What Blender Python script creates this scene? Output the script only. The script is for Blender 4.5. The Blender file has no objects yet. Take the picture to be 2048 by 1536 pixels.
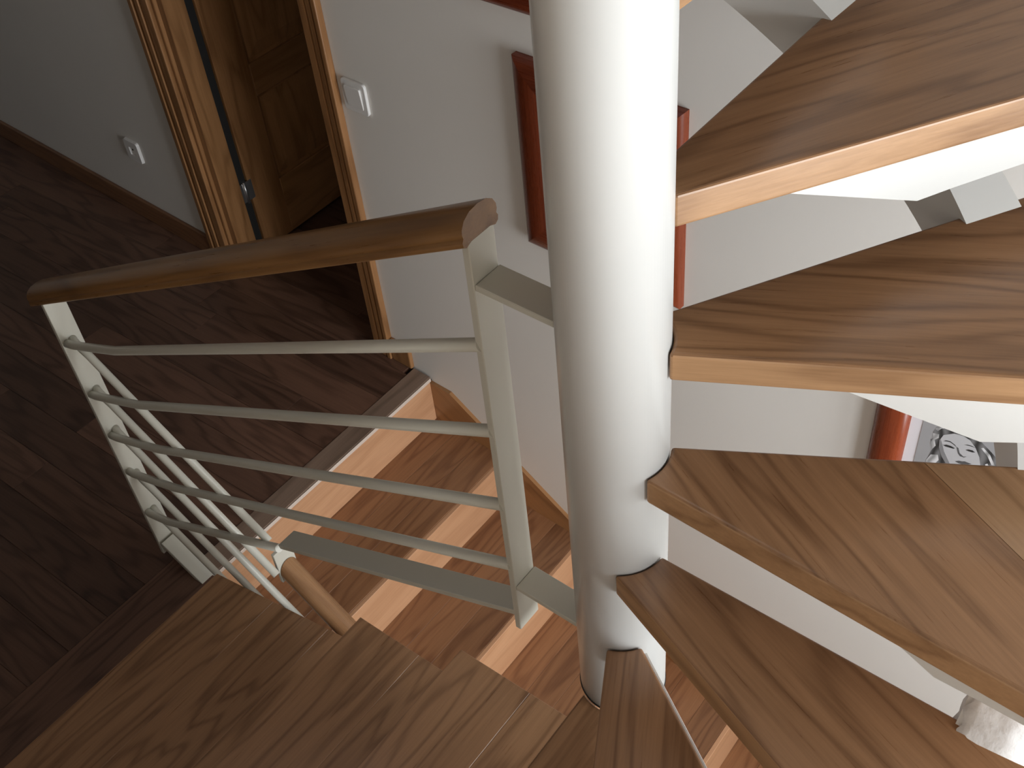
import bpy, bmesh, math, random
from mathutils import Matrix, Vector
random.seed(7)
scene = bpy.context.scene
COL = scene.collection
pi, sin, cos, rad = math.pi, math.sin, math.cos, math.radians

# ---------------------------------------------------------------- camera
CAM = Vector((1.9327, -1.7722, 2.4182))
RIGHT = Vector((0.7925, 0.6041, -0.0836)).normalized()
FWD = Vector((-0.4829, 0.5378, -0.6911)).normalized()
UP = RIGHT.cross(FWD).normalized()
RIGHT = FWD.cross(UP).normalized()
cd = bpy.data.cameras.new('camera')
cd.sensor_width = 36.0
cd.lens = 2229.6 / 2048 * 36
cd.clip_start = 0.02
cam = bpy.data.objects.new('camera', cd)
M = Matrix((RIGHT, UP, -FWD)).transposed().to_4x4()
M.translation = CAM
cam.matrix_world = M
COL.objects.link(cam)
scene.camera = cam

# ---------------------------------------------------------------- world, light, exposure
world = bpy.data.worlds.new('world')
scene.world = world
world.use_nodes = True
world.node_tree.nodes['Background'].inputs[0].default_value = (0.62, 0.75, 1.0, 1)
world.node_tree.nodes['Background'].inputs[1].default_value = 0.6
WIN = dict(x=3.1, y0=-1.45, y1=-0.22, z0=0.10, z1=2.10)     # tall window in the right wall


def area_light(name, loc, target, sx, sy, power, colour):
    ld = bpy.data.lights.new(name, 'AREA')
    ld.shape = 'RECTANGLE'; ld.size = sx; ld.size_y = sy
    ld.energy = power; ld.color = colour
    lo = bpy.data.objects.new(name, ld)
    d = Vector(target) - Vector(loc)
    lo.rotation_euler = d.to_track_quat('-Z', 'Y').to_euler()
    lo.location = loc
    COL.objects.link(lo)
    return lo


area_light('window_daylight', (WIN['x'] + 0.22, (WIN['y0'] + WIN['y1']) / 2, (WIN['z0'] + WIN['z1']) / 2),
           (0, (WIN['y0'] + WIN['y1']) / 2, (WIN['z0'] + WIN['z1']) / 2), 1.2, 2.0, 114, (0.93, 0.97, 1.0))
vs = scene.view_settings
vs.view_transform = 'Standard'; vs.look = 'None'; vs.gamma = 1.0
vs.use_curve_mapping = False
vs.exposure = 0.0

# ---------------------------------------------------------------- materials


def new_mat(name):
    m = bpy.data.materials.new(name); m.use_nodes = True
    nt = m.node_tree
    return m, nt, nt.nodes, nt.links, nt.nodes['Principled BSDF']


def wood(name, dark, light, rough=0.38, ring=26.0, stretch=0.55, var=0.10, coat=0.0, contrast=1.0):
    m, nt, N, L, B = new_mat(name)
    tc = N.new('ShaderNodeTexCoord'); oi = N.new('ShaderNodeObjectInfo')
    mul = N.new('ShaderNodeVectorMath'); mul.operation = 'MULTIPLY'
    mul.inputs[1].default_value = (stretch * 1.3, 5.0, 5.0)
    L.new(tc.outputs['Object'], mul.inputs[0])
    off = N.new('ShaderNodeVectorMath'); off.operation = 'SCALE'
    off.inputs[0].default_value = (37.0, 91.0, 53.0)
    L.new(oi.outputs['Random'], off.inputs['Scale'])
    add = N.new('ShaderNodeVectorMath'); add.operation = 'ADD'
    L.new(mul.outputs[0], add.inputs[0]); L.new(off.outputs[0], add.inputs[1])
    n1 = N.new('ShaderNodeTexNoise'); n1.inputs['Scale'].default_value = 1.6
    n1.inputs['Detail'].default_value = 2; n1.inputs['Roughness'].default_value = 0.5
    L.new(add.outputs[0], n1.inputs['Vector'])
    def math(op, x, y=None, z=None):
        nd = N.new('ShaderNodeMath'); nd.operation = op
        for i, q in enumerate((x, y, z)):
            if q is None: continue
            if isinstance(q, (int, float)): nd.inputs[i].default_value = q
            else: L.new(q, nd.inputs[i])
        return nd.outputs[0]
    # growth rings: contour lines of a stretched noise, cathedral shaped
    sn = math('SINE', math('MULTIPLY', n1.outputs[0], ring * 2.2))
    line = math('POWER', math('MULTIPLY_ADD', sn, 0.5, 0.5), 3.0)
    mul2 = N.new('ShaderNodeVectorMath'); mul2.operation = 'MULTIPLY'
    mul2.inputs[1].default_value = (7.0, 190.0, 190.0)
    L.new(tc.outputs['Object'], mul2.inputs[0])
    add2 = N.new('ShaderNodeVectorMath'); add2.operation = 'ADD'
    L.new(mul2.outputs[0], add2.inputs[0]); L.new(off.outputs[0], add2.inputs[1])
    n2 = N.new('ShaderNodeTexNoise'); n2.inputs['Scale'].default_value = 1.0
    n2.inputs['Detail'].default_value = 4; n2.inputs['Roughness'].default_value = 0.65
    L.new(add2.outputs[0], n2.inputs['Vector'])
    t1 = math('MULTIPLY_ADD', n2.outputs[0], 0.75, 0.12)
    t2 = math('MULTIPLY_ADD', n1.outputs[0], 0.7, t1)
    nd = math('MULTIPLY_ADD', line, -0.38 * contrast, t2)
    b = N.new('ShaderNodeClamp'); L.new(math('ADD', nd, -0.12), b.inputs[0])
    mix = N.new('ShaderNodeMix'); mix.data_type = 'RGBA'
    mix.inputs['A'].default_value = (*dark, 1); mix.inputs['B'].default_value = (*light, 1)
    L.new(b.outputs[0], mix.inputs['Factor'])
    hsv = N.new('ShaderNodeHueSaturation')
    vr = N.new('ShaderNodeMapRange')
    vr.inputs['To Min'].default_value = 1 - var; vr.inputs['To Max'].default_value = 1 + var
    L.new(oi.outputs['Random'], vr.inputs['Value']); L.new(vr.outputs[0], hsv.inputs['Value'])
    L.new(mix.outputs['Result'], hsv.inputs['Color'])
    L.new(hsv.outputs[0], B.inputs['Base Color'])
    rr = N.new('ShaderNodeMath'); rr.operation = 'MULTIPLY_ADD'
    rr.inputs[1].default_value = 0.16; rr.inputs[2].default_value = rough - 0.08
    L.new(n2.outputs[0], rr.inputs[0]); L.new(rr.outputs[0], B.inputs['Roughness'])
    bp = N.new('ShaderNodeBump'); bp.inputs['Strength'].default_value = 0.06
    bp.inputs['Distance'].default_value = 0.002
    L.new(n2.outputs[0], bp.inputs['Height']); L.new(bp.outputs[0], B.inputs['Normal'])
    B.inputs['Coat Weight'].default_value = coat
    B.inputs['Coat Roughness'].default_value = 0.25
    return m


def paint(name, col, rough=0.5, bump=0.0, bscale=60.0, mottle=0.03, bdist=0.002):
    m, nt, N, L, B = new_mat(name)
    tc = N.new('ShaderNodeTexCoord')
    n = N.new('ShaderNodeTexNoise'); n.inputs['Scale'].default_value = bscale
    n.inputs['Detail'].default_value = 4
    L.new(tc.outputs['Object'], n.inputs['Vector'])
    n3 = N.new('ShaderNodeTexNoise'); n3.inputs['Scale'].default_value = 3.0
    L.new(tc.outputs['Object'], n3.inputs['Vector'])
    mix = N.new('ShaderNodeMix'); mix.data_type = 'RGBA'
    mix.inputs['A'].default_value = (*[c * (1 - mottle) for c in col], 1)
    mix.inputs['B'].default_value = (*[min(1, c * (1 + mottle)) for c in col], 1)
    L.new(n3.outputs[0], mix.inputs['Factor']); L.new(mix.outputs['Result'], B.inputs['Base Color'])
    B.inputs['Roughness'].default_value = rough
    if bump:
        bp = N.new('ShaderNodeBump'); bp.inputs['Strength'].default_value = bump
        bp.inputs['Distance'].default_value = bdist
        L.new(n.outputs[0], bp.inputs['Height']); L.new(bp.outputs[0], B.inputs['Normal'])
    return m


MT = {}
MT['wall'] = paint('wall_paint', (0.80, 0.775, 0.73), 0.8, 0.12, 90)
MT['wallw'] = paint('beige_bounce_paint', (0.56, 0.48, 0.40), 0.8, 0.12, 90)  # unseen near wall: beige picked to dim and warm its bounce light
MT['ceil'] = paint('ceiling_paint', (0.80, 0.785, 0.75), 0.85)
MT['steel'] = paint('cream_lacquered_steel', (0.58, 0.565, 0.49), 0.36, 0.03, 120, 0.01)
MT['polepaint'] = paint('white_lacquered_steel', (0.70, 0.70, 0.675), 0.24, 0.02, 40, 0.01)
MT['plastic'] = paint('white_plastic', (0.85, 0.84, 0.82), 0.3)
MT['plaster'] = paint('rough_white_plaster', (0.86, 0.86, 0.85), 0.6, 0.35, 45, 0.02, 0.008)
MT['oak'] = wood('oak_tread', (0.120, 0.054, 0.023), (0.37, 0.200, 0.100), 0.30, 30, 0.5, 0.07)
MT['oakpale'] = wood('oak_tread_pale', (0.22, 0.118, 0.056), (0.47, 0.285, 0.155), 0.30, 30, 0.5, 0.05)
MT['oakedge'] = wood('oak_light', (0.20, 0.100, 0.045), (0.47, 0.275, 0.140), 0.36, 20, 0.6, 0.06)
MT['riser'] = wood('beech_riser', (0.42, 0.205, 0.100), (0.64, 0.36, 0.20), 0.42, 14, 0.6, 0.05, 0, 0.6)
MT['stepoak'] = wood('reddish_oak_step', (0.13, 0.052, 0.024), (0.32, 0.155, 0.072), 0.32, 32, 0.5, 0.16)
MT['laminate'] = wood('dark_laminate', (0.036, 0.016, 0.010), (0.165, 0.085, 0.055), 0.40, 26, 0.6, 0.25)
MT['nosing'] = wood('grey_oak_nosing', (0.13, 0.085, 0.06), (0.30, 0.205, 0.15), 0.32, 16, 0.6, 0.06)
MT['handrail'] = wood('oak_handrail', (0.12, 0.052, 0.016), (0.31, 0.160, 0.058), 0.30, 20, 0.5, 0.06)
MT['handrail2'] = wood('light_oak_handrail', (0.19, 0.088, 0.036), (0.38, 0.205, 0.098), 0.28, 18, 0.5, 0.04)
MT['doorwood'] = wood('oak_door', (0.17, 0.075, 0.026), (0.40, 0.200, 0.082), 0.34, 18, 0.5, 0.05)
MT['frame'] = wood('mahogany_frame', (0.075, 0.012, 0.005), (0.25, 0.050, 0.016), 0.28, 12, 0.6, 0.05)
MT['metal'] = paint('hinge_metal', (0.55, 0.55, 0.55), 0.3)
MT['metal'].node_tree.nodes['Principled BSDF'].inputs['Metallic'].default_value = 0.9
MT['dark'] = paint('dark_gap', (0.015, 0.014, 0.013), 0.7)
MT['edging'] = paint('cream_edging', (0.66, 0.55, 0.47), 0.5)
MT['mat'] = paint('picture_mat', (0.78, 0.76, 0.80), 0.7)


def grey(name, v, v2=None, sc=10.0):
    m = paint(name, (v, v, v * 1.03), 0.5, 0, 60, 0.0)
    if v2 is not None:
        nt = m.node_tree; N = nt.nodes; L = nt.links
        tc = N.new('ShaderNodeTexCoord'); w = N.new('ShaderNodeTexWave')
        w.inputs['Scale'].default_value = sc; w.inputs['Distortion'].default_value = 6
        w.inputs['Detail'].default_value = 2
        L.new(tc.outputs['Object'], w.inputs['Vector'])
        mx = N.new('ShaderNodeMix'); mx.data_type = 'RGBA'
        mx.inputs['A'].default_value = (v, v, v, 1); mx.inputs['B'].default_value = (v2, v2, v2 * 1.02, 1)
        L.new(w.outputs['Fac'], mx.inputs['Factor'])
        L.new(mx.outputs['Result'], N['Principled BSDF'].inputs['Base Color'])
    return m


MT['ph_bg'] = grey('print_backdrop_grey', 0.36)
MT['ph_hair'] = grey('print_hair_tones', 0.035, 0.20, 12.0)
MT['ph_hair2'] = grey('print_hair_shine', 0.30, 0.75, 14.0)
MT['ph_face'] = grey('print_face_light', 0.52)
MT['ph_shade'] = grey('print_face_shadow_tone', 0.24)
MT['ph_dark'] = grey('print_dark_tone', 0.03)
MT['ph_lip'] = grey('print_lip_tone', 0.10)
m, nt, N, L, B = new_mat('window_glass')
tr = N.new('ShaderNodeBsdfTransparent'); gl = N.new('ShaderNodeBsdfGlossy'); mx = N.new('ShaderNodeMixShader')
gl.inputs['Roughness'].default_value = 0.02; mx.inputs[0].default_value = 0.06
L.new(tr.outputs[0], mx.inputs[1]); L.new(gl.outputs[0], mx.inputs[2])
L.new(mx.outputs[0], N['Material Output'].inputs['Surface'])
MT['glass'] = m

# ---------------------------------------------------------------- object helpers
WM = {}                                   # world matrix of everything that was made


def tag(o, label, cat, group=None):
    o['label'] = label; o['category'] = cat
    if group: o['group'] = group
    return o


def link(o, mw, parent=None):
    COL.objects.link(o)
    if parent is not None:
        o.parent = parent
        o.matrix_local = WM[parent.name].inverted() @ mw
    else:
        o.matrix_world = mw
    WM[o.name] = mw
    return o


def thing(name, label, cat, loc, group=None):
    o = bpy.data.objects.new(name, None)
    o.empty_display_size = 0.1
    link(o, Matrix.Translation(loc))
    return tag(o, label, cat, group)


def frame_m(origin, xdir, zdir=(0, 0, 1)):
    x = Vector(xdir).normalized(); z = Vector(zdir).normalized()
    y = z.cross(x).normalized(); z = x.cross(y).normalized()
    m = Matrix((x, y, z)).transposed().to_4x4()
    m.translation = Vector(origin)
    return m


def obj_bm(name, bm, mat, parent=None, mw=None, smooth=False):
    bmesh.ops.recalc_face_normals(bm, faces=bm.faces)
    me = bpy.data.meshes.new(name)
    bm.to_mesh(me); bm.free()
    if smooth:
        for p in me.polygons: p.use_smooth = True
    me.materials.append(MT[mat])
    o = bpy.data.objects.new(name, me)
    return link(o, mw or Matrix.Identity(4), parent)


def bev(bm, w, seg=2, only=None):
    if w <= 0: return
    es = [e for e in bm.edges if e.is_manifold and e.calc_face_angle(0) > 0.6 and (only is None or only(e))]
    bmesh.ops.bevel(bm, geom=es, offset=w, segments=seg, affect='EDGES', profile=0.5, clamp_overlap=True)


def prism_bm(pts, z0, z1, b=0.0, seg=2):
    bm = bmesh.new()
    lo = [bm.verts.new((x, y, z0)) for x, y in pts]
    hi = [bm.verts.new((x, y, z1)) for x, y in pts]
    n = len(pts)
    bm.faces.new(lo[::-1]); bm.faces.new(hi)
    for i in range(n):
        bm.faces.new((lo[i], lo[(i + 1) % n], hi[(i + 1) % n], hi[i]))
    bmesh.ops.recalc_face_normals(bm, faces=bm.faces)
    if b: bev(bm, b, seg)
    return bm


def plank(name, poly, z0, z1, ang, mat, parent, b=0.002, seg=1, front=None, keep=None):
    """poly in world xy, grain along angle ang (rad)"""
    cx = sum(p[0] for p in poly) / len(poly); cy = sum(p[1] for p in poly) / len(poly)
    c, s = cos(ang), sin(ang)
    loc = [((x - cx) * c + (y - cy) * s, -(x - cx) * s + (y - cy) * c) for x, y in poly]
    t = z1 - z0
    mw = frame_m((cx, cy, z1), (c, s, 0))
    bm = prism_bm(loc, -t, 0, 0, seg)
    if b:
        only = None
        if keep:                       # line (n, d): edges lying on it stay sharp (glued joint)
            nn, dd = keep
            only = lambda e: not all(abs(nn[0] * (mw @ v.co).x + nn[1] * (mw @ v.co).y - dd) < .002 for v in e.verts)
        bev(bm, b, seg, only)
    o = obj_bm(name, bm, mat, parent, mw)
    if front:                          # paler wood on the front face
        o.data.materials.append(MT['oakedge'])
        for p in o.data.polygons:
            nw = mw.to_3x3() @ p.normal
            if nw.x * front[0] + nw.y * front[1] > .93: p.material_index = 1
    return o


def clip(poly, n, d):
    """keep points with n.p <= d"""
    out = []
    for i in range(len(poly)):
        a, b2 = poly[i], poly[(i + 1) % len(poly)]
        da = n[0] * a[0] + n[1] * a[1] - d; db = n[0] * b2[0] + n[1] * b2[1] - d
        if da <= 0: out.append(a)
        if da * db < 0:
            t = da / (da - db)
            out.append((a[0] + t * (b2[0] - a[0]), a[1] + t * (b2[1] - a[1])))
    return out


def box(name, lo, hi, mat, parent=None, b=0.0, seg=1, grain='x', mwbase=None):
    """axis box; grain axis becomes local x"""
    c = [(lo[i] + hi[i]) / 2 for i in range(3)]; h = [(hi[i] - lo[i]) / 2 for i in range(3)]
    if grain == 'x': X, Z, hh = (1, 0, 0), (0, 0, 1), h
    elif grain == 'y': X, Z, hh = (0, 1, 0), (0, 0, 1), (h[1], h[0], h[2])
    else: X, Z, hh = (0, 0, 1), (1, 0, 0), (h[2], h[1], h[0])
    bm = bmesh.new(); bmesh.ops.create_cube(bm, size=2)
    for v in bm.verts: v.co = Vector((v.co.x * hh[0], v.co.y * hh[1], v.co.z * hh[2]))
    if b: bev(bm, b, seg)
    mw = frame_m(c, X, Z)
    if mwbase is not None: mw = mwbase @ mw
    return obj_bm(name, bm, mat, parent, mw)


def bar(name, p0, p1, side, w, t, mat, parent, b=0.0012):
    """flat bar from p0 to p1, width w along side vector, thickness t"""
    p0, p1 = Vector(p0), Vector(p1); d = p1 - p0; L_ = d.length
    x = d.normalized(); y = (Vector(side) - x * Vector(side).dot(x)).normalized(); z = x.cross(y)
    m = Matrix((x, y, z)).transposed().to_4x4(); m.translation = (p0 + p1) / 2
    bm = bmesh.new(); bmesh.ops.create_cube(bm, size=1)
    for v in bm.verts: v.co = Vector((v.co.x * L_, v.co.y * w, v.co.z * t))
    if b: bev(bm, b, 1)
    return obj_bm(name, bm, mat, parent, m)


def tube(name, pts, r, mat, parent, seg=14):
    pts = [Vector(p) for p in pts]
    bm = bmesh.new(); rings = []
    ref = Vector((0, 1, 0))
    for i, p in enumerate(pts):
        d = (pts[min(i + 1, len(pts) - 1)] - pts[max(i - 1, 0)]).normalized()
        u = (ref - d * ref.dot(d)).normalized(); v = d.cross(u)
        rings.append([bm.verts.new(p + r * (cos(2 * pi * k / seg) * u + sin(2 * pi * k / seg) * v)) for k in range(seg)])
    for a, b2 in zip(rings, rings[1:]):
        for k in range(seg): bm.faces.new((a[k], a[(k + 1) % seg], b2[(k + 1) % seg], b2[k]))
    bm.faces.new(rings[0]); bm.faces.new(rings[-1])
    o = obj_bm(name, bm, mat, parent)
    for p in o.data.polygons: p.use_smooth = len(p.vertices) == 4
    return o


def extrude_profile(name, prof, p0, p1, up, mat, parent, smooth=True):
    """prof (side, up) swept from p0 to p1; ends stay vertical"""
    p0, p1 = Vector(p0), Vector(p1); x = (p1 - p0).normalized()
    y = Vector(up).cross(x).normalized(); z = x.cross(y)
    m = Matrix((x, y, z)).transposed().to_4x4(); m.translation = p0
    Ld = (p1 - p0).length; sl = z.dot(Vector((0, 0, 1))); sx = x.z
    bm = bmesh.new(); A = []; Bv = []
    for a, h in prof:
        sh = h * (sx / sl if abs(sl) > 1e-6 else 0)          # shear so that the cut ends are plumb
        A.append(bm.verts.new((-sh * 0 + h * sx / sl * 1.0, a, h))); Bv.append(bm.verts.new((Ld + h * sx / sl, a, h)))
    n = len(prof)
    bm.faces.new(A[::-1]); bm.faces.new(Bv)
    for i in range(n): bm.faces.new((A[i], A[(i + 1) % n], Bv[(i + 1) % n], Bv[i]))
    o = obj_bm(name, bm, mat, parent, m)
    if smooth:
        for p in o.data.polygons: p.use_smooth = len(p.vertices) == 4
        o.data.set_sharp_from_angle(angle=rad(50))
    return o


def structure(o):
    o['kind'] = 'structure'
    return o


# ---------------------------------------------------------------- back wall frame: slightly skewed to the steps
SK = rad(-3.5495)
WB = Matrix.Rotation(SK, 4, 'Z')                     # local x along wall, local y into the wall, z up


def wl(x, y, z):                                     # wall frame to world
    return WB @ Vector((x, y, z))


def wbox(name, lo, hi, mat, parent=None, b=0.0, seg=1, grain='x'):
    return box(name, lo, hi, mat, parent, b, seg, grain, WB)


# ---------------------------------------------------------------- room shell
XL, XR, YN, ZL, ZT = -4.4, WIN['x'], -2.02, -2.4, 4.4
DX0, DX1, DZ = -1.0, -0.235, 2.05                    # door opening on the back wall


def shell(name, boxes, mat, wframe=False):
    bm = bmesh.new()
    for lo, hi in boxes:
        r = bmesh.ops.create_cube(bm, size=1)
        for v in r['verts']:
            v.co = Vector([(lo[i] + hi[i]) / 2 + v.co[i] * (hi[i] - lo[i]) for i in range(3)])
    return structure(obj_bm(name, bm, mat, None, WB if wframe else None))


T = 0.12
YH = -4.6                                            # hall depth out of view, enlarged to weaken its bounce light
shell('wall_back', [((-4.6, 0, ZL), (DX0, T, ZT)), ((DX1, 0, ZL), (3.7, T, ZT)),
                    ((DX0, 0, DZ), (DX1, T, ZT)), ((DX0, 0, ZL), (DX1, T, -0.02))], 'wall', True)
shell('wall_left', [((XL - T, YH - .2, -0.3), (XL, 2.4, ZT))], 'wall')
shell('wall_near', [((-0.30, YN - T, ZL), (XR + T, YN, ZT)), ((-0.42, YH, -0.3), (-0.30, YN, ZT)), ((XL - T, YH - T, -0.3), (-0.30, YH, ZT))], 'wallw')
w = WIN
shell('wall_right', [((XR, YN - T, ZL), (XR + T, w['y0'], ZT)), ((XR, w['y1'], ZL), (XR + T, 0.2, ZT)),
                     ((XR, w['y0'], ZL), (XR + T, w['y1'], w['z0'])), ((XR, w['y0'], w['z1']), (XR + T, w['y1'], ZT))], 'wall')
shell('ceiling', [((XL - T, YH - T, 2.56), (-0.35, 0.4, 2.80)), ((-0.5, YN - T, ZT), (XR + T, 0.3, ZT + .1))], 'ceil')
# room behind the door
shell('wall_bedroom', [((-2.2, 2.2, -0.2), (1.2, 2.3, 2.7)), ((0.9, 0.2, -0.2), (1.0, 2.3, 2.7)),
                       ((-2.3, 0.3, -0.2), (-2.2, 2.3, 2.7))], 'wall')
shell('ceiling_bedroom', [((-2.3, 0.0, 2.56), (1.1, 2.3, 2.7))], 'ceil')

# window in the right wall
wn = structure(box('window_1', (XR + .03, w['y0'], w['z0']), (XR + .08, w['y0'] + .07, w['z1']), 'plastic', None, .004, 1, 'z'))
box('window_frame', (XR + .03, w['y1'] - .07, w['z0']), (XR + .08, w['y1'], w['z1']), 'plastic', wn, .004, 1, 'z')
box('window_frame', (XR + .03, w['y0'] + .07, w['z0']), (XR + .08, w['y1'] - .07, w['z0'] + .07), 'plastic', wn, .004, 1, 'y')
box('window_frame', (XR + .03, w['y0'] + .07, w['z1'] - .07), (XR + .08, w['y1'] - .07, w['z1']), 'plastic', wn, .004, 1, 'y')
ym = (w['y0'] + w['y1']) / 2
box('window_mullion', (XR + .03, ym - .04, w['z0'] + .07), (XR + .08, ym + .04, w['z1'] - .07), 'plastic', wn, .004, 1, 'z')
for a, b2 in ((w['y0'] + .07, ym - .04), (ym + .04, w['y1'] - .07)):
    box('pane', (XR + .052, a, w['z0'] + .07), (XR + .058, b2, w['z1'] - .07), 'glass', wn)

# ---------------------------------------------------------------- hall floor of laminate planks
fl = shell('floor', [((XL, YH, -0.24), (-0.036, 0.2, -0.0145)), ((-0.036, YN, -0.24), (0.50, -0.97, -0.0145)),
                     ((-2.2, 0.0, -0.24), (0.9, 2.2, -0.0145))], 'dark')
fl.name = 'floor'
NS = -0.070                                          # where the nosing board starts
PW = 0.128
row = 0
y = -0.932 - 9 * PW
while y < 2.1:
    y1 = min(y + PW, 2.15)
    x = XL - random.uniform(0.1, 1.1)
    xe = NS if y > -0.94 else -0.132
    if y > 0.10: xe = 0.8
    while x < xe:
        x1 = x + 1.26
        a, b2 = max(x, XL), min(x1, xe)
        if b2 - a > 0.03 and not (y > 0.12 and (b2 < -2.15)):
            if y > 0.30: a = max(a, -2.15)
            plank('plank', [(a, y), (b2 - .0008, y), (b2 - .0008, y1 - .0008), (a, y1 - .0008)], -0.0145, 0.0, 0.0, 'laminate', fl, 0.0006)
        x = x1
    y = y1; row += 1
# boards laid across the ends: nosing of the downward flight, dark strip before the upward flight
nz = plank('nosing_board', [(NS, -0.93), (0.004, -0.93), (0.004, -0.006), (NS, -0.002)], -0.0135, 0.002, pi / 2, 'nosing', fl, 0.003, 2)
box('nosing_edge', (0.0045, -0.93, -0.012), (0.009, -0.01, 0.001), 'edging', fl, .002, 1, 'y')
plank('border_board', [(-0.132, YN), (0.30, YN), (0.30, -0.932), (-0.132, -0.932)], -0.0145, 0.001, pi / 2, 'laminate', fl, 0.0015)

# baseboards
bb = structure(wbox('baseboard_left', (-4.5, -0.014, 0.0), (-1.10, 0.0, 0.088), 'stepoak', None, 0.004, 2))
b2o = structure(wbox('baseboard_back', (-0.158, -0.016, 0.0), (-0.072, 0.0, 0.086), 'doorwood', None, 0.004, 2, 'z'))

# ---------------------------------------------------------------- door: frame, leaf, hinge
dr = structure(wbox('door_1', (DX0, 0.0, 0.0), (DX0 + .016, T + .012, DZ), 'doorwood', None, 0.002, 1, 'z'))
wbox('door_jamb', (DX1 - .016, 0.0, 0.0), (DX1, T, DZ), 'doorwood', dr, 0.002, 1, 'z')
wbox('door_head', (DX0, 0.0, DZ - .016), (DX1, T, DZ), 'doorwood', dr, 0.002, 1)


def architrave(x0, x1, flip):
    # stepped, fluted casing: three mouldings of different depth
    ws = [(0.00, 0.22, 0.022), (0.22, 0.33, 0.013), (0.33, 0.55, 0.019), (0.55, 0.66, 0.012), (0.66, 1.0, 0.016)]
    for a, b3, d in ws:
        if flip: a, b3 = 1 - b3, 1 - a
        wbox('casing_moulding', (x0 + a * (x1 - x0), -d, 0.0), (x0 + b3 * (x1 - x0), 0.0, DZ + .07), 'doorwood', dr, 0.003, 2, 'z')


architrave(-1.098, DX0 + .004, False)
architrave(DX1 - .004, -0.160, True)
# leaf, opened at a right angle into the room behind
wbox('door_stop', (DX0 + .016, 0.012, 0.0), (-0.953, 0.088, DZ), 'doorwood', dr, 0.002, 1, 'z')
wbox('door_gap_shade', (DX0 + .0162, 0.088, 0.0), (-0.965, 0.120, DZ), 'dark', dr, 0, 1, 'z')  # black strip put in the hinge gap to draw its shade
LX0, LX1, LY0, LY1 = -0.988, -0.951, 0.186, 0.923
leaf = box('door_leaf', (LX0 + .009, LY0 + .02, 0.02), (LX1 - .010, LY1 - .02, 2.0), 'doorwood', dr, 0.0, 1, 'z')
SW = 0.135
for a, b3 in ((LY0, LY0 + SW), (LY1 - SW, LY1)):
    box('door_stile', (LX0, a, 0.012), (LX1, b3, 2.02), 'doorwood', leaf, .002, 1, 'z')
for a, b3 in ((0.012, 0.24), (0.572, 0.688), (1.90, 2.02)):
    box('door_rail', (LX0, LY0 + SW, a), (LX1, LY1 - SW, b3), 'doorwood', leaf, .002, 1, 'y')
for a, b3 in ((0.24, 0.572), (0.688, 1.90)):
    bm = bmesh.new()
    y0, y1 = LY0 + SW + .012, LY1 - SW - .012
    o1 = [(y0, a + .012), (y1, a + .012), (y1, b3 - .012), (y0, b3 - .012)]
    o2 = [(y0 + .045, a + .057), (y1 - .045, a + .057), (y1 - .045, b3 - .057), (y0 + .045, b3 - .057)]
    A = [bm.verts.new((LX1 - .0102, p, q)) for p, q in o1]; Bv = [bm.verts.new((LX1 - .003, p, q)) for p, q in o2]
    bk = [bm.verts.new((LX1 - .016, p, q)) for p, q in o1]
    bm.faces.new(Bv); bm.faces.new(bk)
    for i in range(4):
        bm.faces.new((A[i], A[(i + 1) % 4], Bv[(i + 1) % 4], Bv[i])); bm.faces.new((bk[i], bk[(i + 1) % 4], A[(i + 1) % 4], A[i]))
    c = Vector((LX1, (y0 + y1) / 2, (a + b3) / 2)); mw = frame_m(c, (0, 0, 1), (1, 0, 0))
    bm.transform(mw.inverted())
    obj_bm('raised_panel', bm, 'doorwood', leaf, mw)
for z in (0.23, 1.05, 1.82):
    hg = tube('hinge', [(-0.950, 0.166, z), (-0.950, 0.166, z + .085)], 0.007, 'metal', dr, 12)
    box('hinge_plate', (-0.953, 0.118, z + .005), (-0.9495, 0.164, z + .08), 'metal', hg, .0008)
    box('hinge_plate', (-0.953, 0.168, z + .005), (-0.9490, 0.200, z + .08), 'metal', hg, .0008)

# ---------------------------------------------------------------- switch and socket on the back wall


def rounded(w_, h_, r, n=4):
    out = []
    for cx, cy, a0 in ((w_ / 2 - r, h_ / 2 - r, 0), (-w_ / 2 + r, h_ / 2 - r, 90), (-w_ / 2 + r, -h_ / 2 + r, 180), (w_ / 2 - r, -h_ / 2 + r, 270)):
        for i in range(n + 1):
            t = rad(a0 + 90 * i / n); out.append((cx + r * cos(t), cy + r * sin(t)))
    return out


def wall_plate(x, z):
    return WB @ Matrix.Translation((x, 0, z)) @ Matrix.Rotation(pi / 2, 4, 'X')   # local xy on wall, +z out of it


sw = thing('light_switch', 'white square light switch on the wall beside the door frame', 'light switch', wl(-0.092, 0, 0.968))
mw = wall_plate(-0.092, 0.968)
obj_bm('cover_plate', prism_bm(rounded(.092, .092, .010), 0, .009, .002, 2), 'plastic', sw, mw)
bm = prism_bm(rounded(.060, .062, .004), .009, .0125, .001, 1)
for v in bm.verts:
    if v.co.z > .0095: v.co.z += v.co.y * 0.07
obj_bm('rocker', bm, 'plastic', sw, mw)
so = thing('wall_socket', 'white square power socket low on the dark hallway wall', 'socket', wl(-1.45, 0, 0.33))
mw = wall_plate(-1.45, 0.33)
bm = bmesh.new()
outer = rounded(.088, .088, .010, 6); n = len(outer)
circ = [(.021 * cos(math.atan2(p[1], p[0])), .021 * sin(math.atan2(p[1], p[0]))) for p in outer]
r0 = [bm.verts.new((*p, 0)) for p in outer]; r1 = [bm.verts.new((p[0] * .96, p[1] * .96, .011)) for p in outer]
r2 = [bm.verts.new((*p, .011)) for p in circ]; r3 = [bm.verts.new((p[0] * .95, p[1] * .95, .002)) for p in circ]
for a, b3 in ((r0, r1), (r1, r2), (r2, r3)):
    for i in range(n): bm.faces.new((a[i], a[(i + 1) % n], b3[(i + 1) % n], b3[i]))
bm.faces.new(r3)
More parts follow.
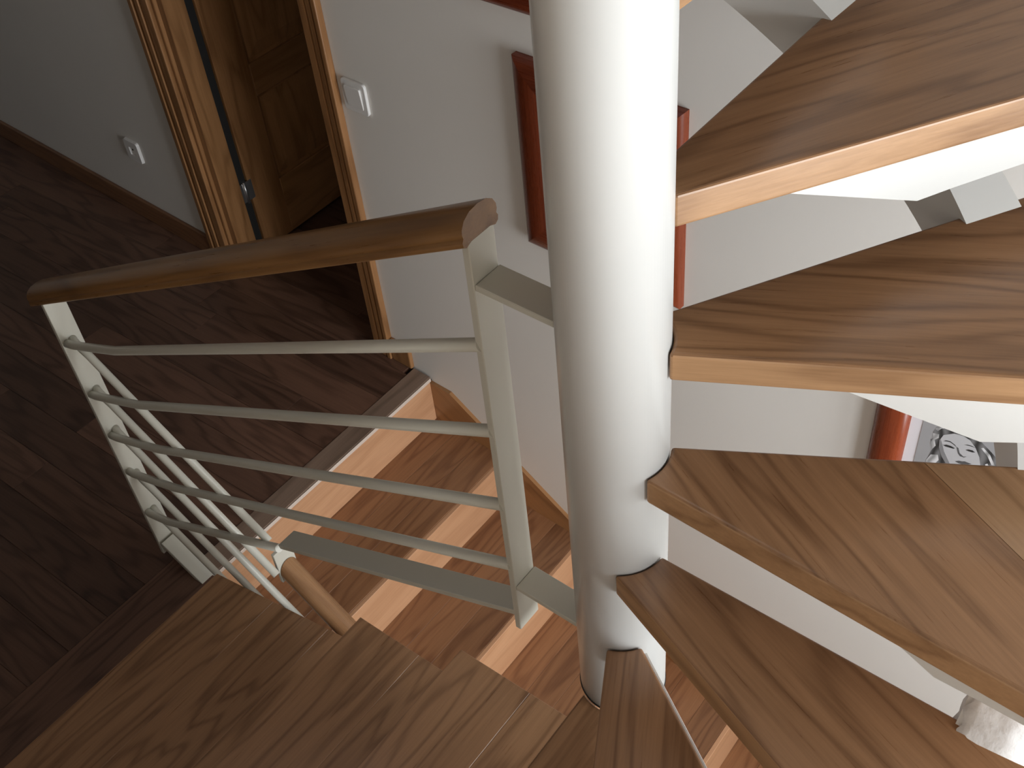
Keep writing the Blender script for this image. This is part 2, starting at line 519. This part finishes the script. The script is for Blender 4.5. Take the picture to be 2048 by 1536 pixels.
obj_bm('cover_plate', bm, 'plastic', so, mw)
for s in (-1, 1):
    bmh = bmesh.new(); bmesh.ops.create_cone(bmh, segments=12, radius1=.003, radius2=.003, depth=.002, cap_ends=True)
    bmh.transform(Matrix.Translation((s * .0095, 0, .003)))
    obj_bm('pin_hole', bmh, 'dark', so, mw)

# ---------------------------------------------------------------- flight going down along the back wall
RD, G = 0.18, 0.302
ord_ = ['first', 'second', 'third', 'fourth', 'fifth', 'sixth']
lab = ['topmost step of the flight going down, right below the hall edge',
       'second step of the flight going down, under the guard rail bar',
       'third step of the flight going down, left of the pole foot',
       'fourth step going down, glimpsed between the two narrow winder treads',
       'fifth step of the flight going down, mostly hidden under the winders']
for k in range(5):
    xt = k * G + (0.0 if k == 0 else 0.002)
    zt = -(k + 1) * RD
    st = thing('lower_step', lab[k], 'stair step', (xt, -0.5, zt), 'steps of the flight going down')
    x0 = k * G - 0.010
    box('riser', (x0, -0.915, zt - .02), (x0 + .0138, -0.012 - max(0, x0) * .062, zt + RD - (0.0135 if k == 0 else 0.0012)), 'riser', st, .0012, 1, 'y')
    a, b3 = x0 + .0138, (k + 1) * G - 0.0102
    nb = 3
    for i in range(nb):
        q0 = a + (b3 - a) * i / nb; q1 = a + (b3 - a) * (i + 1) / nb - (.0006 if i < nb - 1 else 0)
        plank('tread_board', [(q0, -0.915), (q1, -0.915), (q1, -0.012 - max(0, q1) * .062), (q0, -0.012 - max(0, q0) * .062)],
              zt - .036, zt, pi / 2, 'stepoak', st, 0.0008)
# landing / floor far below
shell('floor_lower', [((0.0, YN, -1.30), (XR, 0.0, -1.12))], 'laminate')
# skirting board following the downward flight
sk = [(-0.03, -0.020), (0.088, -0.020), (1.55, -0.905), (1.55, -1.10), (1.20, -1.10), (-0.03, -0.34)]
bm = bmesh.new()
f = [bm.verts.new((x, -0.012, z)) for x, z in sk]; bk = [bm.verts.new((x, 0.0, z)) for x, z in sk]
bm.faces.new(f); bm.faces.new(bk[::-1])
for i in range(len(sk)): bm.faces.new((f[i], f[(i + 1) % 6], bk[(i + 1) % 6], bk[i]))
sl = math.atan2(-0.885, 1.462)
mw = WB @ frame_m((0.5, 0, -0.3), (cos(sl), 0, sin(sl)))
bm.transform(mw.inverted() @ WB)
structure(obj_bm('trim_1', bm, 'doorwood', None, mw))

# ---------------------------------------------------------------- straight treads of the flight going up
RA = 0.19
YO = -1.98
px, py, PR = 1.3595, -0.9425, 0.0706


def tread_boards(poly, z, ang, widths, th, mat, parent, b=.005):
    """split a tread polygon into boards parallel to ang"""
    n = (-sin(ang), cos(ang))
    ds = [n[0] * p[0] + n[1] * p[1] for p in poly]
    lo, hi = min(ds), max(ds)
    cuts = [lo]
    for w_ in widths:
        if cuts[-1] + w_ < hi - .03: cuts.append(cuts[-1] + w_)
    cuts.append(hi)
    for i in range(len(cuts) - 1):
        q = clip(clip(poly, n, cuts[i + 1]), (-n[0], -n[1]), -cuts[i])
        if len(q) > 2: plank('tread_board', q, z - th, z, ang, mat, parent, .0009, 1)


TH = 0.045
slabs = [('widest tread at the start of the stairs going up, at left bottom', 0.160, 0.715, -0.962, 1),
         ('second tread going up, between the widest tread and the next', 0.673, 1.035, -0.955, 2),
         ('third tread going up, just left of the pole foot', 1.006, 1.352, -0.975, 3)]
for i, (lb, x0, x1, ye, k) in enumerate(slabs):
    t = thing('straight_tread', lb, 'stair tread', ((x0 + x1) / 2, -1.45, k * RA - TH), 'treads of the stairs going up')
    e0 = -0.989 if k == 1 else ye
    e1 = -0.925 if k == 1 else ye
    poly = [(x0, YO), (x1, YO), (x1, e1), (x0, e0)]
    tread_boards(poly, k * RA, pi / 2, [0.0] if False else {1: [.2, .17], 2: [.19], 3: [.18]}[k], TH, 'oak', t)
# steel carriage under the straight treads
cg = thing('steel_carriage', 'white steel beam carrying the straight treads from below', 'stair beam', (0.3, -1.5, 0.0))
bar('beam', (0.66, -1.55, 0.03), (1.60, -1.55, 0.03 + .94 * .60), (0, 1, 0), .08, .05, 'steel', cg)
for x0, k in ((0.69, 1), (0.90, 2), (1.20, 3), (1.50, 4)):
    box('stub', (x0 - .02, -1.58, 0.045 + (x0 - .66) * .60), (x0 + .025, -1.52, k * RA - TH), 'steel', cg, .002)

# ---------------------------------------------------------------- winder treads round the pole
R_IN, R_OUT = PR + .0016, 0.835


def winder_poly(f0, f1, b0, b1, ro=R_OUT, n=10):
    """front line through f0,f1, back line through b0,b1 (world xy); inner arc hugs the pole"""
    def hit(p, q, r):
        p = Vector(p); d = (Vector(q) - p).normalized(); e = p - Vector((px, py))
        b = e.dot(d); c = e.dot(e) - r * r; disc = b * b - c
        if disc < 0: s = -b
        else: s = -b + math.sqrt(disc)
        h = p + d * s - Vector((px, py))
        return math.atan2(h.y, h.x)
    ai, ao = hit(f0, f1, R_IN), hit(f0, f1, ro)
    bi, bo = hit(b0, b1, R_IN), hit(b0, b1, ro)
    for nm in (0,): pass
    while bi < ai: bi += 2 * pi
    while bo < ao: bo += 2 * pi
    inner = [(px + R_IN * cos(ai + (bi - ai) * i / n), py + R_IN * sin(ai + (bi - ai) * i / n)) for i in range(n + 1)]
    outer = [(px + ro * cos(ao + (bo - ao) * i / n), py + ro * sin(ao + (bo - ao) * i / n)) for i in range(n + 1)]
    return outer + inner[::-1], inner, outer


def pt(r, deg): return (px + r * cos(rad(deg)), py + r * sin(rad(deg)))


WD = [  # k, z, front line, back line, plate tip, plate setback, label
    (0, 0.760, ((1.3245, -0.98), (1.3245, -1.9)), (pt(.08, -62), pt(.5, -62)), None, 0, 'light oak tread on which the white pole stands'),
    (1, 0.950, ((1.3808, -1.0145), (1.4704, -1.1832)), ((1.4211, -0.9797), (1.5977, -1.0945)), 0.44, .03, 'narrow dark oak winder tread pointing down to the photo bottom'),
    (2, 1.140, ((1.4093, -1.0112), (1.7139, -1.1314)), ((1.4353, -0.9423), (1.9415, -0.955)), 0.44, .03, 'oak winder tread second up from the pole foot, above the narrow one'),
    (3, 1.330, ((1.4321, -0.9745), (1.9141, -1.0072)), ((1.4202, -0.9068), (1.8054, -0.6983)), 0.375, .016, 'oak winder tread with a paler board, below the portrait picture'),
    (4, 1.520, ((1.4326, -0.9323), (1.7828, -0.7583)), ((1.394, -0.8599), (1.6644, -0.4222)), 0.277, .004, 'oak winder tread with swirling grain, above the portrait picture'),
    (5, 1.710, ((1.4126, -0.884), (1.653, -0.5142)), ((1.3616, -0.7997), (1.3611, -0.384)), 0.218, .004, 'uppermost fully seen oak winder tread with a bright front edge'),
    (6, 1.932, (pt(.08, 80), pt(.6, 87.5)), (pt(.08, 120), pt(.6, 120)), 0.23, .004, 'highest winder tread, only its front corner shows beside the pole top'),
]
for k in (7, 8, 9, 10):                               # the stairs go on above the frame and shade what is below
    b_ = 90 + 30 * (k - 5)
    WD.append((k, 1.932 + .19 * (k - 6), (pt(.08, b_ - 40), pt(.6, b_ - 32.5)), (pt(.08, b_), pt(.6, b_)), None, 0,
               'winder tread number %s above the highest one in view, out of frame' % ('one', 'two', 'three', 'four')[k - 7]))


def zs(deg): return 1.33 + deg / 30 * 0.19          # pitch line of the spiral


S_IN, S_OUT, H0, H1 = 0.50, 0.585, -0.285, -0.177
for k, z, fr, bkl, tip, setb, lb in WD:
    t = thing('winder_tread', lb, 'stair tread', pt(.45, -75 + 30 * k) + (z - TH,), 'winder treads round the pole')
    poly, inner, outer = winder_poly(fr[0], fr[1], bkl[0], bkl[1], 0.98 if k == 0 else R_OUT)
    ang = math.atan2(fr[1][1] - fr[0][1], fr[1][0] - fr[0][0])
    n = (-sin(ang), cos(ang)); f0 = n[0] * fr[0][0] + n[1] * fr[0][1]
    FR = (sin(ang), -cos(ang)) if k >= 1 else None
    if k == 3:
        # two boards: the joint runs out towards the wall
        a3 = math.atan2(-0.985 + 0.765, 1.945 - 1.70)
        j0, j1 = (1.690, -0.752), (1.858, -0.842)
        d = Vector((j1[0] - j0[0], j1[1] - j0[1])).normalized(); nn = (-d.y, d.x); dd = nn[0] * j0[0] + nn[1] * j0[1]
        q1 = clip(poly, nn, dd - .0004); q2 = clip(poly, (-nn[0], -nn[1]), -dd - .0004)
        plank('tread_board', q1, z - TH, z, math.atan2(d.y, d.x), 'oak', t, .005, 3, FR, (nn, dd))
        plank('tread_board', q2, z - TH, z, math.atan2(d.y, d.x), 'oakpale', t, .005, 3, FR, (nn, dd))
    else:
        plank('tread_board', poly, z - TH, z, ang + (rad(4) if k == 5 else 0), 'oak', t, .005, 3, FR)
    # cantilever plate under the front edge standing on the spiral beam
    if tip is not None:
        d = Vector((cos(ang), sin(ang), 0)); nv = Vector((-sin(ang), cos(ang), 0))
        p0 = Vector((px, py, 0)); base = p0 + nv * (f0 - (n[0] * px + n[1] * py) + setb)
        zb = z - TH
        c1, dp = (tip + .09, .040) if k == 3 else (max(tip + .16, .40), .067)
        pr = [(tip, 0), (c1, -dp), (c1 + .05, -dp + .004), (c1 + .13, -dp + .008), (.70, -dp + .016), (.70, 0)]
        bm = bmesh.new()
        mw = Matrix((d, Vector((0, 0, 1)), d.cross(Vector((0, 0, 1))))).transposed().to_4x4()
        mw.translation = base + Vector((0, 0, zb))
        fv = [bm.verts.new((a, h, 0)) for a, h in pr]; bv = [bm.verts.new((a, h, -.008)) for a, h in pr]
        bm.faces.new(fv); bm.faces.new(bv[::-1])
        for i in range(len(pr)): bm.faces.new((fv[i], fv[(i + 1) % len(pr)], bv[(i + 1) % len(pr)], bv[i]))
        obj_bm('support_plate', bm, 'polepaint', t, mw)
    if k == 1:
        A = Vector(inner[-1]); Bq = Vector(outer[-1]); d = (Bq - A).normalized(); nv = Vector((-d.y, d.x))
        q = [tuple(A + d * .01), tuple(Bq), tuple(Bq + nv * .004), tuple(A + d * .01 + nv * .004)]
        plank('bright_edge_strip', q, z - TH, z - .004, math.atan2(d.y, d.x), 'plastic', t, .0005)  # white strip added to give this back edge its bright line

# spiral beam under the winders
ss = bmesh.new(); rings = []
for i in range(97):
    dg = -58 + i * 2.0
    if dg > 122: break
    zc = zs(dg)
    rings.append([ss.verts.new((px + r * cos(rad(dg)), py + r * sin(rad(dg)), zc + h)) for r, h in ((S_IN, H0), (S_OUT, H0), (S_OUT, H1), (S_IN, H1))])
for a, b3 in zip(rings, rings[1:]):
    for i in range(4): ss.faces.new((a[i], a[(i + 1) % 4], b3[(i + 1) % 4], b3[i]))
ss.faces.new(rings[0]); ss.faces.new(rings[-1])
sb = thing('spiral_beam', 'white steel box beam curving up under the winder treads', 'stair beam', pt(.54, 20) + (zs(20) + H0,))
bo = obj_bm('box_section', ss, 'polepaint', sb, None, True)
bo.data.set_sharp_from_angle(angle=rad(40))

# the pole
pole = thing('stair_pole', 'thick white steel pole at the centre of the winding stairs', 'pole', (px, py, 0.760))
bm = bmesh.new(); seg = 96
zl = [0.764, 4.30]
rg = [[bm.verts.new((px + PR * cos(2 * pi * i / seg), py + PR * sin(2 * pi * i / seg), z)) for i in range(seg)] for z in zl]
for i in range(seg): bm.faces.new((rg[0][i], rg[0][(i + 1) % seg], rg[1][(i + 1) % seg], rg[1][i]))
bm.faces.new(rg[0]); bm.faces.new(rg[1])
o = obj_bm('shaft', bm, 'polepaint', pole)
for p in o.data.polygons: p.use_smooth = len(p.vertices) == 4
bm = bmesh.new(); bmesh.ops.create_cone(bm, segments=64, radius1=PR + .0012, radius2=PR + .0012, depth=.004, cap_ends=True)
bm.transform(Matrix.Translation((px, py, 0.762)))
obj_bm('base_gasket', bm, 'dark', pole)

# ---------------------------------------------------------------- guard rail of the flight going up
YR = -0.955
gr = thing('guard_railing', 'cream steel railing with oak handrails and thin bars, fixed to the white pole', 'railing', (-0.15, YR, 0.0))
PWD, PTH = 0.052, 0.012
X1, X2 = -0.150, 1.160
bar('post', (X1, YR + .01, 0.03), (X1, YR + .01, 0.935), (0, 1, 0), PWD, PTH, 'steel', gr)
bar('post', (X2, YR + .012, 0.765), (X2, YR + .012, 1.605), (0, 1, 0), PWD, PTH, 'steel', gr)
# handrail profile: mushroom with lips and a groove
hp = [(-.020, 0), (-.031, -.004), (-.037, .000), (-.038, .007), (-.035, .012), (-.037, .018), (-.036, .026), (-.030, .036), (-.018, .043), (0, .0455),
      (.018, .043), (.030, .036), (.036, .026), (.037, .018), (.035, .012), (.038, .007), (.037, .000), (.031, -.004), (.020, 0)]
hp = [(a * .93, h * .88) for a, h in hp]
sl = (1.598 - 0.929) / (X2 - X1)
extrude_profile('handrail', hp[::-1], (X1 - .045, YR + .012, 0.929 - .045 * sl), (X2 + .006, YR + .012, 1.598 + .006 * sl), (0, 0, 1), 'handrail', gr)
RZ = [(0.803, 1.428), (0.640, 1.260), (0.498, 1.094), (0.363, 0.941)]
RR = 0.0100
yr = YR - .008


def rod_up(z0, z1, xe=X2):
    s = (z1 - z0) / (xe - X1)
    pts = [(X1 + .004, yr + .004, z0)]
    for u in (.03, .07, .12, .18, .26, .36, .50, .70, 1.0):        # leaves the post flat, then bends up to the pitch
        x = X1 + u * (xe - X1)
        pts.append((x, yr, z0 + s * (x - X1) - .024 * min(1, u / .18) * (1 - u)))
    tube('bar', pts, RR, 'steel', gr)


for z0, z1 in RZ: rod_up(z0, z1)
rod_up(0.202, 0.478, 0.455)
# bottom flat bar and the two brackets to the pole
bar('bottom_bar', (0.462, YR + .014, 0.490), (X2 - .002, YR + .014, 0.805), (0, 1, 0), 0.050, .012, 'steel', gr)
for z in (1.530, 0.885):
    bar('pole_bracket', (X2 + .006, YR + .014, z), (px - PR - .0003, YR + .014, z - .006), (0, 1, 0), .052, .010, 'steel', gr)

# ---------------------------------------------------------------- guard rail of the flight going down
g2 = gr
for z0, x1, z1 in ((0.803, 0.409, 0.450), (0.644, 0.387, 0.304), (0.505, 0.349, 0.198), (0.343, 0.277, 0.097), (0.198, 0.112, 0.085)):
    s = (z1 - z0) / (x1 + .09)
    if abs(s) < .6: s = -.66
    xe = 0.400 if z0 > .7 else 0.378 if z0 > .6 else 0.46
    tube('bar', [(X1 + .006, yr + .02, z0 + .004), (X1 + .02, yr + .016, z0 + .004), (X1 + .045, yr + .012, z0), (X1 + .07, yr + .012, z0 - .012), (xe, yr + .012, z0 - .012 + s * (xe - X1 - .07))], RR * .95, 'steel', g2)
bar('end_cap', (0.350, -0.902, 0.232), (0.350, -0.902, 0.338), (0, 1, 0), .056, .010, 'steel', g2)
bar('lower_bar', (X1 + .012, YR + .010, 0.075), (0.412, YR + .010, 0.075 - .55 * .60), (0, 1, 0), .05, .018, 'steel', g2)
lhp = [(.027 * cos(t) if abs(sin(t)) < 2 else 0, .027 * sin(t)) for t in [2 * pi * i / 28 for i in range(28)]]
lh = gr
hd = Vector((1, 0, -.74)).normalized()
h0 = Vector((0.357, -0.902, 0.262)); h1 = h0 + hd * .62
extrude_profile('lower_handrail', [(a, max(b3, -.018)) for a, b3 in lhp], h0, h1, (0, 0, 1), 'handrail2', lh)
up = Vector((0, 1, 0)).cross(hd); up = -up if up.z < 0 else up
bar('flat_bar', h0 - up * .022, h1 - up * .022, (0, 1, 0), .040, .008, 'steel', lh)

# ---------------------------------------------------------------- pictures on the back wall


def picture(name, label, x0, x1, z0, z1, fw, depth, group=None, matw=.025):
    t = thing(name, label, 'picture', wl((x0 + x1) / 2, 0, z0), group)
    prof = [(0, 0), (0, .55), (.10, .80), (.28, .97), (.5, 1.0), (.72, .93), (.90, .72), (1, .45), (1, 0)]
    for (ax, az), (bx, bz), (ix, iz) in (((x0, z0), (x1, z0), (0, 1)), ((x1, z0), (x1, z1), (-1, 0)), ((x1, z1), (x0, z1), (0, -1)), ((x0, z1), (x0, z0), (1, 0))):
        dx, dz = bx - ax, bz - az; Ld = math.hypot(dx, dz); dx /= Ld; dz /= Ld
        bm = bmesh.new(); A = []; Bv = []
        for u, h in prof:
            wv = u * fw
            A.append(bm.verts.new((ax + ix * wv + dx * wv, -h * depth, az + iz * wv + dz * wv)))
            Bv.append(bm.verts.new((bx + ix * wv - dx * wv, -h * depth, bz + iz * wv - dz * wv)))
        n = len(prof)
        bm.faces.new(A); bm.faces.new(Bv[::-1])
        for i in range(n): bm.faces.new((A[i], A[(i + 1) % n], Bv[(i + 1) % n], Bv[i]))
        mw = WB @ frame_m(((ax + bx) / 2, 0, (az + bz) / 2), (dx, 0, dz), (0, 1, 0))
        bm.transform(mw.inverted() @ WB)
        o = obj_bm('frame_side', bm, 'frame', t, mw)
        for p in o.data.polygons: p.use_smooth = len(p.vertices) == 4
        o.data.set_sharp_from_angle(angle=rad(60))
    wbox('mat_board', (x0 + fw * .9, -.008, z0 + fw * .9), (x1 - fw * .9, -.001, z1 - fw * .9), 'mat', t)
    pr_ = wbox('photo_print', (x0 + fw + matw, -.0090, z0 + fw + matw), (x1 - fw - matw, -.0082, z1 - fw - matw), 'ph_bg', t)
    return t, pr_


pc1, _ = picture('framed_picture', 'framed picture with red-brown frame half hidden behind the white pole', 0.495, 0.948, 0.752, 1.258, .105, .030, 'pictures on the back wall')
pc3, _ = picture('framed_picture', 'framed picture at the top edge, only its dark bottom rail seen', 0.34, 0.80, 1.362, 1.87, .062, .030, 'pictures on the back wall')
pc2, prn = picture('framed_portrait', 'framed black and white portrait of a wavy-haired woman, seen between treads', 1.4385, 1.90, 0.34, 0.880, .072, .030, 'pictures on the back wall')

# portrait print: flat tones on the photo surface, coordinates in wall metres (x, z)


def flat(name, pts, lift, mat):
    bm = bmesh.new()
    vs_ = [bm.verts.new((x, -.0090 - lift, z)) for x, z in pts]
    bm.faces.new(vs_)
    c = Vector((sum(p[0] for p in pts) / len(pts), 0, sum(p[1] for p in pts) / len(pts)))
    mw = WB @ frame_m(c, (1, 0, 0), (0, 0, 1))
    bm.transform(mw.inverted() @ WB)
    me = bpy.data.meshes.new(name); bm.to_mesh(me); bm.free(); me.materials.append(MT[mat])
    o = bpy.data.objects.new(name, me)
    return link(o, mw, prn)


def blob(cx, cz, rx, rz, rot=0, n=20, wob=0.0, ph=0.0):
    out = []
    for i in range(n):
        t = 2 * pi * i / n; k = 1 + wob * sin(5 * t + ph)
        a, b3 = rx * k * cos(t), rz * k * sin(t)
        out.append((cx + a * cos(rot) - b3 * sin(rot), cz + a * sin(rot) + b3 * cos(rot)))
    return out


flat('hair_tone', [(1.560, .640), (1.566, .676), (1.558, .700), (1.566, .712), (1.559, .722), (1.563, .736), (1.577, .753), (1.597, .757), (1.617, .762), (1.636, .763),
                   (1.655, .752), (1.677, .738), (1.690, .728), (1.700, .706), (1.704, .675), (1.695, .64), (1.705, .60), (1.68, .56), (1.60, .56), (1.57, .60)], .0002, 'ph_hair')
flat('hair_shine', [(1.562, .734), (1.570, .746), (1.580, .753), (1.586, .750), (1.574, .742), (1.568, .731)], .0004, 'ph_hair2')
flat('hair_shine', [(1.560, .720), (1.572, .724), (1.573, .714), (1.566, .704), (1.571, .690), (1.566, .676), (1.559, .690), (1.563, .706)], .0004, 'ph_hair2')
flat('hair_shine', [(1.566, .66), (1.580, .668), (1.584, .655), (1.575, .63), (1.563, .61), (1.560, .64)], .0004, 'ph_hair2')
flat('hair_shine', [(1.660, .741), (1.676, .730), (1.690, .708), (1.684, .706), (1.672, .724), (1.656, .737)], .0004, 'ph_hair2')
flat('hair_shine', [(1.676, .705), (1.688, .690), (1.694, .665), (1.688, .667), (1.680, .688), (1.672, .700)], .0004, 'ph_hair2')
flat('neck_tone', [(1.600, .660), (1.655, .660), (1.67, .55), (1.585, .55)], .0005, 'ph_shade')
flat('face_tone', [(1.581, .728), (1.600, .744), (1.618, .748), (1.632, .745), (1.646, .732), (1.658, .712), (1.665, .690), (1.663, .668), (1.652, .648), (1.636, .637), (1.620, .639),
                   (1.604, .650), (1.588, .668), (1.578, .690), (1.576, .710)], .0006, 'ph_face')
flat('cheek_tone', [(1.577, .715), (1.584, .700), (1.590, .685), (1.604, .664), (1.620, .640), (1.604, .650), (1.588, .668), (1.578, .690)], .0007, 'ph_shade')
for pts in ([(1.585, .7005), (1.591, .706), (1.600, .708), (1.609, .707), (1.606, .7035), (1.597, .7015), (1.590, .700)],
            [(1.629, .715), (1.635, .720), (1.642, .722), (1.648, .720), (1.643, .7165), (1.636, .715)]):
    flat('eye_tone', pts, .0009, 'ph_dark')
for pts in ([(1.583, .711), (1.589, .717), (1.597, .7195), (1.607, .716), (1.612, .711), (1.606, .714), (1.597, .717), (1.590, .715)],
            [(1.624, .7265), (1.631, .731), (1.640, .733), (1.648, .731), (1.640, .7312), (1.631, .7288)]):
    flat('brow_tone', pts, .0009, 'ph_dark')
flat('nose_tone', [(1.611, .712), (1.615, .712), (1.620, .700), (1.629, .695), (1.635, .699), (1.630, .693), (1.622, .692), (1.617, .697)], .0009, 'ph_lip')
flat('lip_tone', [(1.616, .6725), (1.623, .679), (1.629, .6805), (1.634, .684), (1.648, .6855), (1.641, .679), (1.631, .673), (1.623, .6715)], .0009, 'ph_lip')

# ---------------------------------------------------------------- rough white filler smeared over the lower end of the spiral beam
bm = bmesh.new()
rnd = random.Random(3)
na, nr = 46, 9
path = [(S_IN - .001, H0 - .002), (S_IN - .001, H0 + .03), (S_IN - .002, H0 + .075), (S_IN + .006, H1 + .004), (S_IN + .02, H1 + .006), (S_IN + .05, H1 + .004), (S_OUT + .003, H1 + .003),
        (S_OUT + .004, H0 + .05), (S_OUT + .003, H0 - .003)]
ring_ = []
for i in range(na + 1):
    dg = -14 + 40 * i / na
    row_ = []
    for j, (r, h) in enumerate(path):
        e = 1.0 if 0 < i < na else 0.0
        rr_ = r + (rnd.uniform(-.003, .003) if j in (1, 2, 3) else rnd.uniform(-.002, .002) if j > 3 else 0) * e - (.005 * max(0, sin(i * .9)) ** 3 if j in (2, 3) else 0)
        hh_ = h + (rnd.uniform(-.001, .004) if j in (3, 4, 5) else 0) * e
        row_.append(bm.verts.new((px + rr_ * cos(rad(dg)), py + rr_ * sin(rad(dg)), zs(dg) + hh_)))
    ring_.append(row_)
n = len(path)
for a, b3 in zip(ring_, ring_[1:]):
    for i in range(n): bm.faces.new((a[i], a[(i + 1) % n], b3[(i + 1) % n], b3[i]))
bm.faces.new(ring_[0]); bm.faces.new(ring_[-1])
o = obj_bm('rough_filler', bm, 'plaster', sb, None, True)
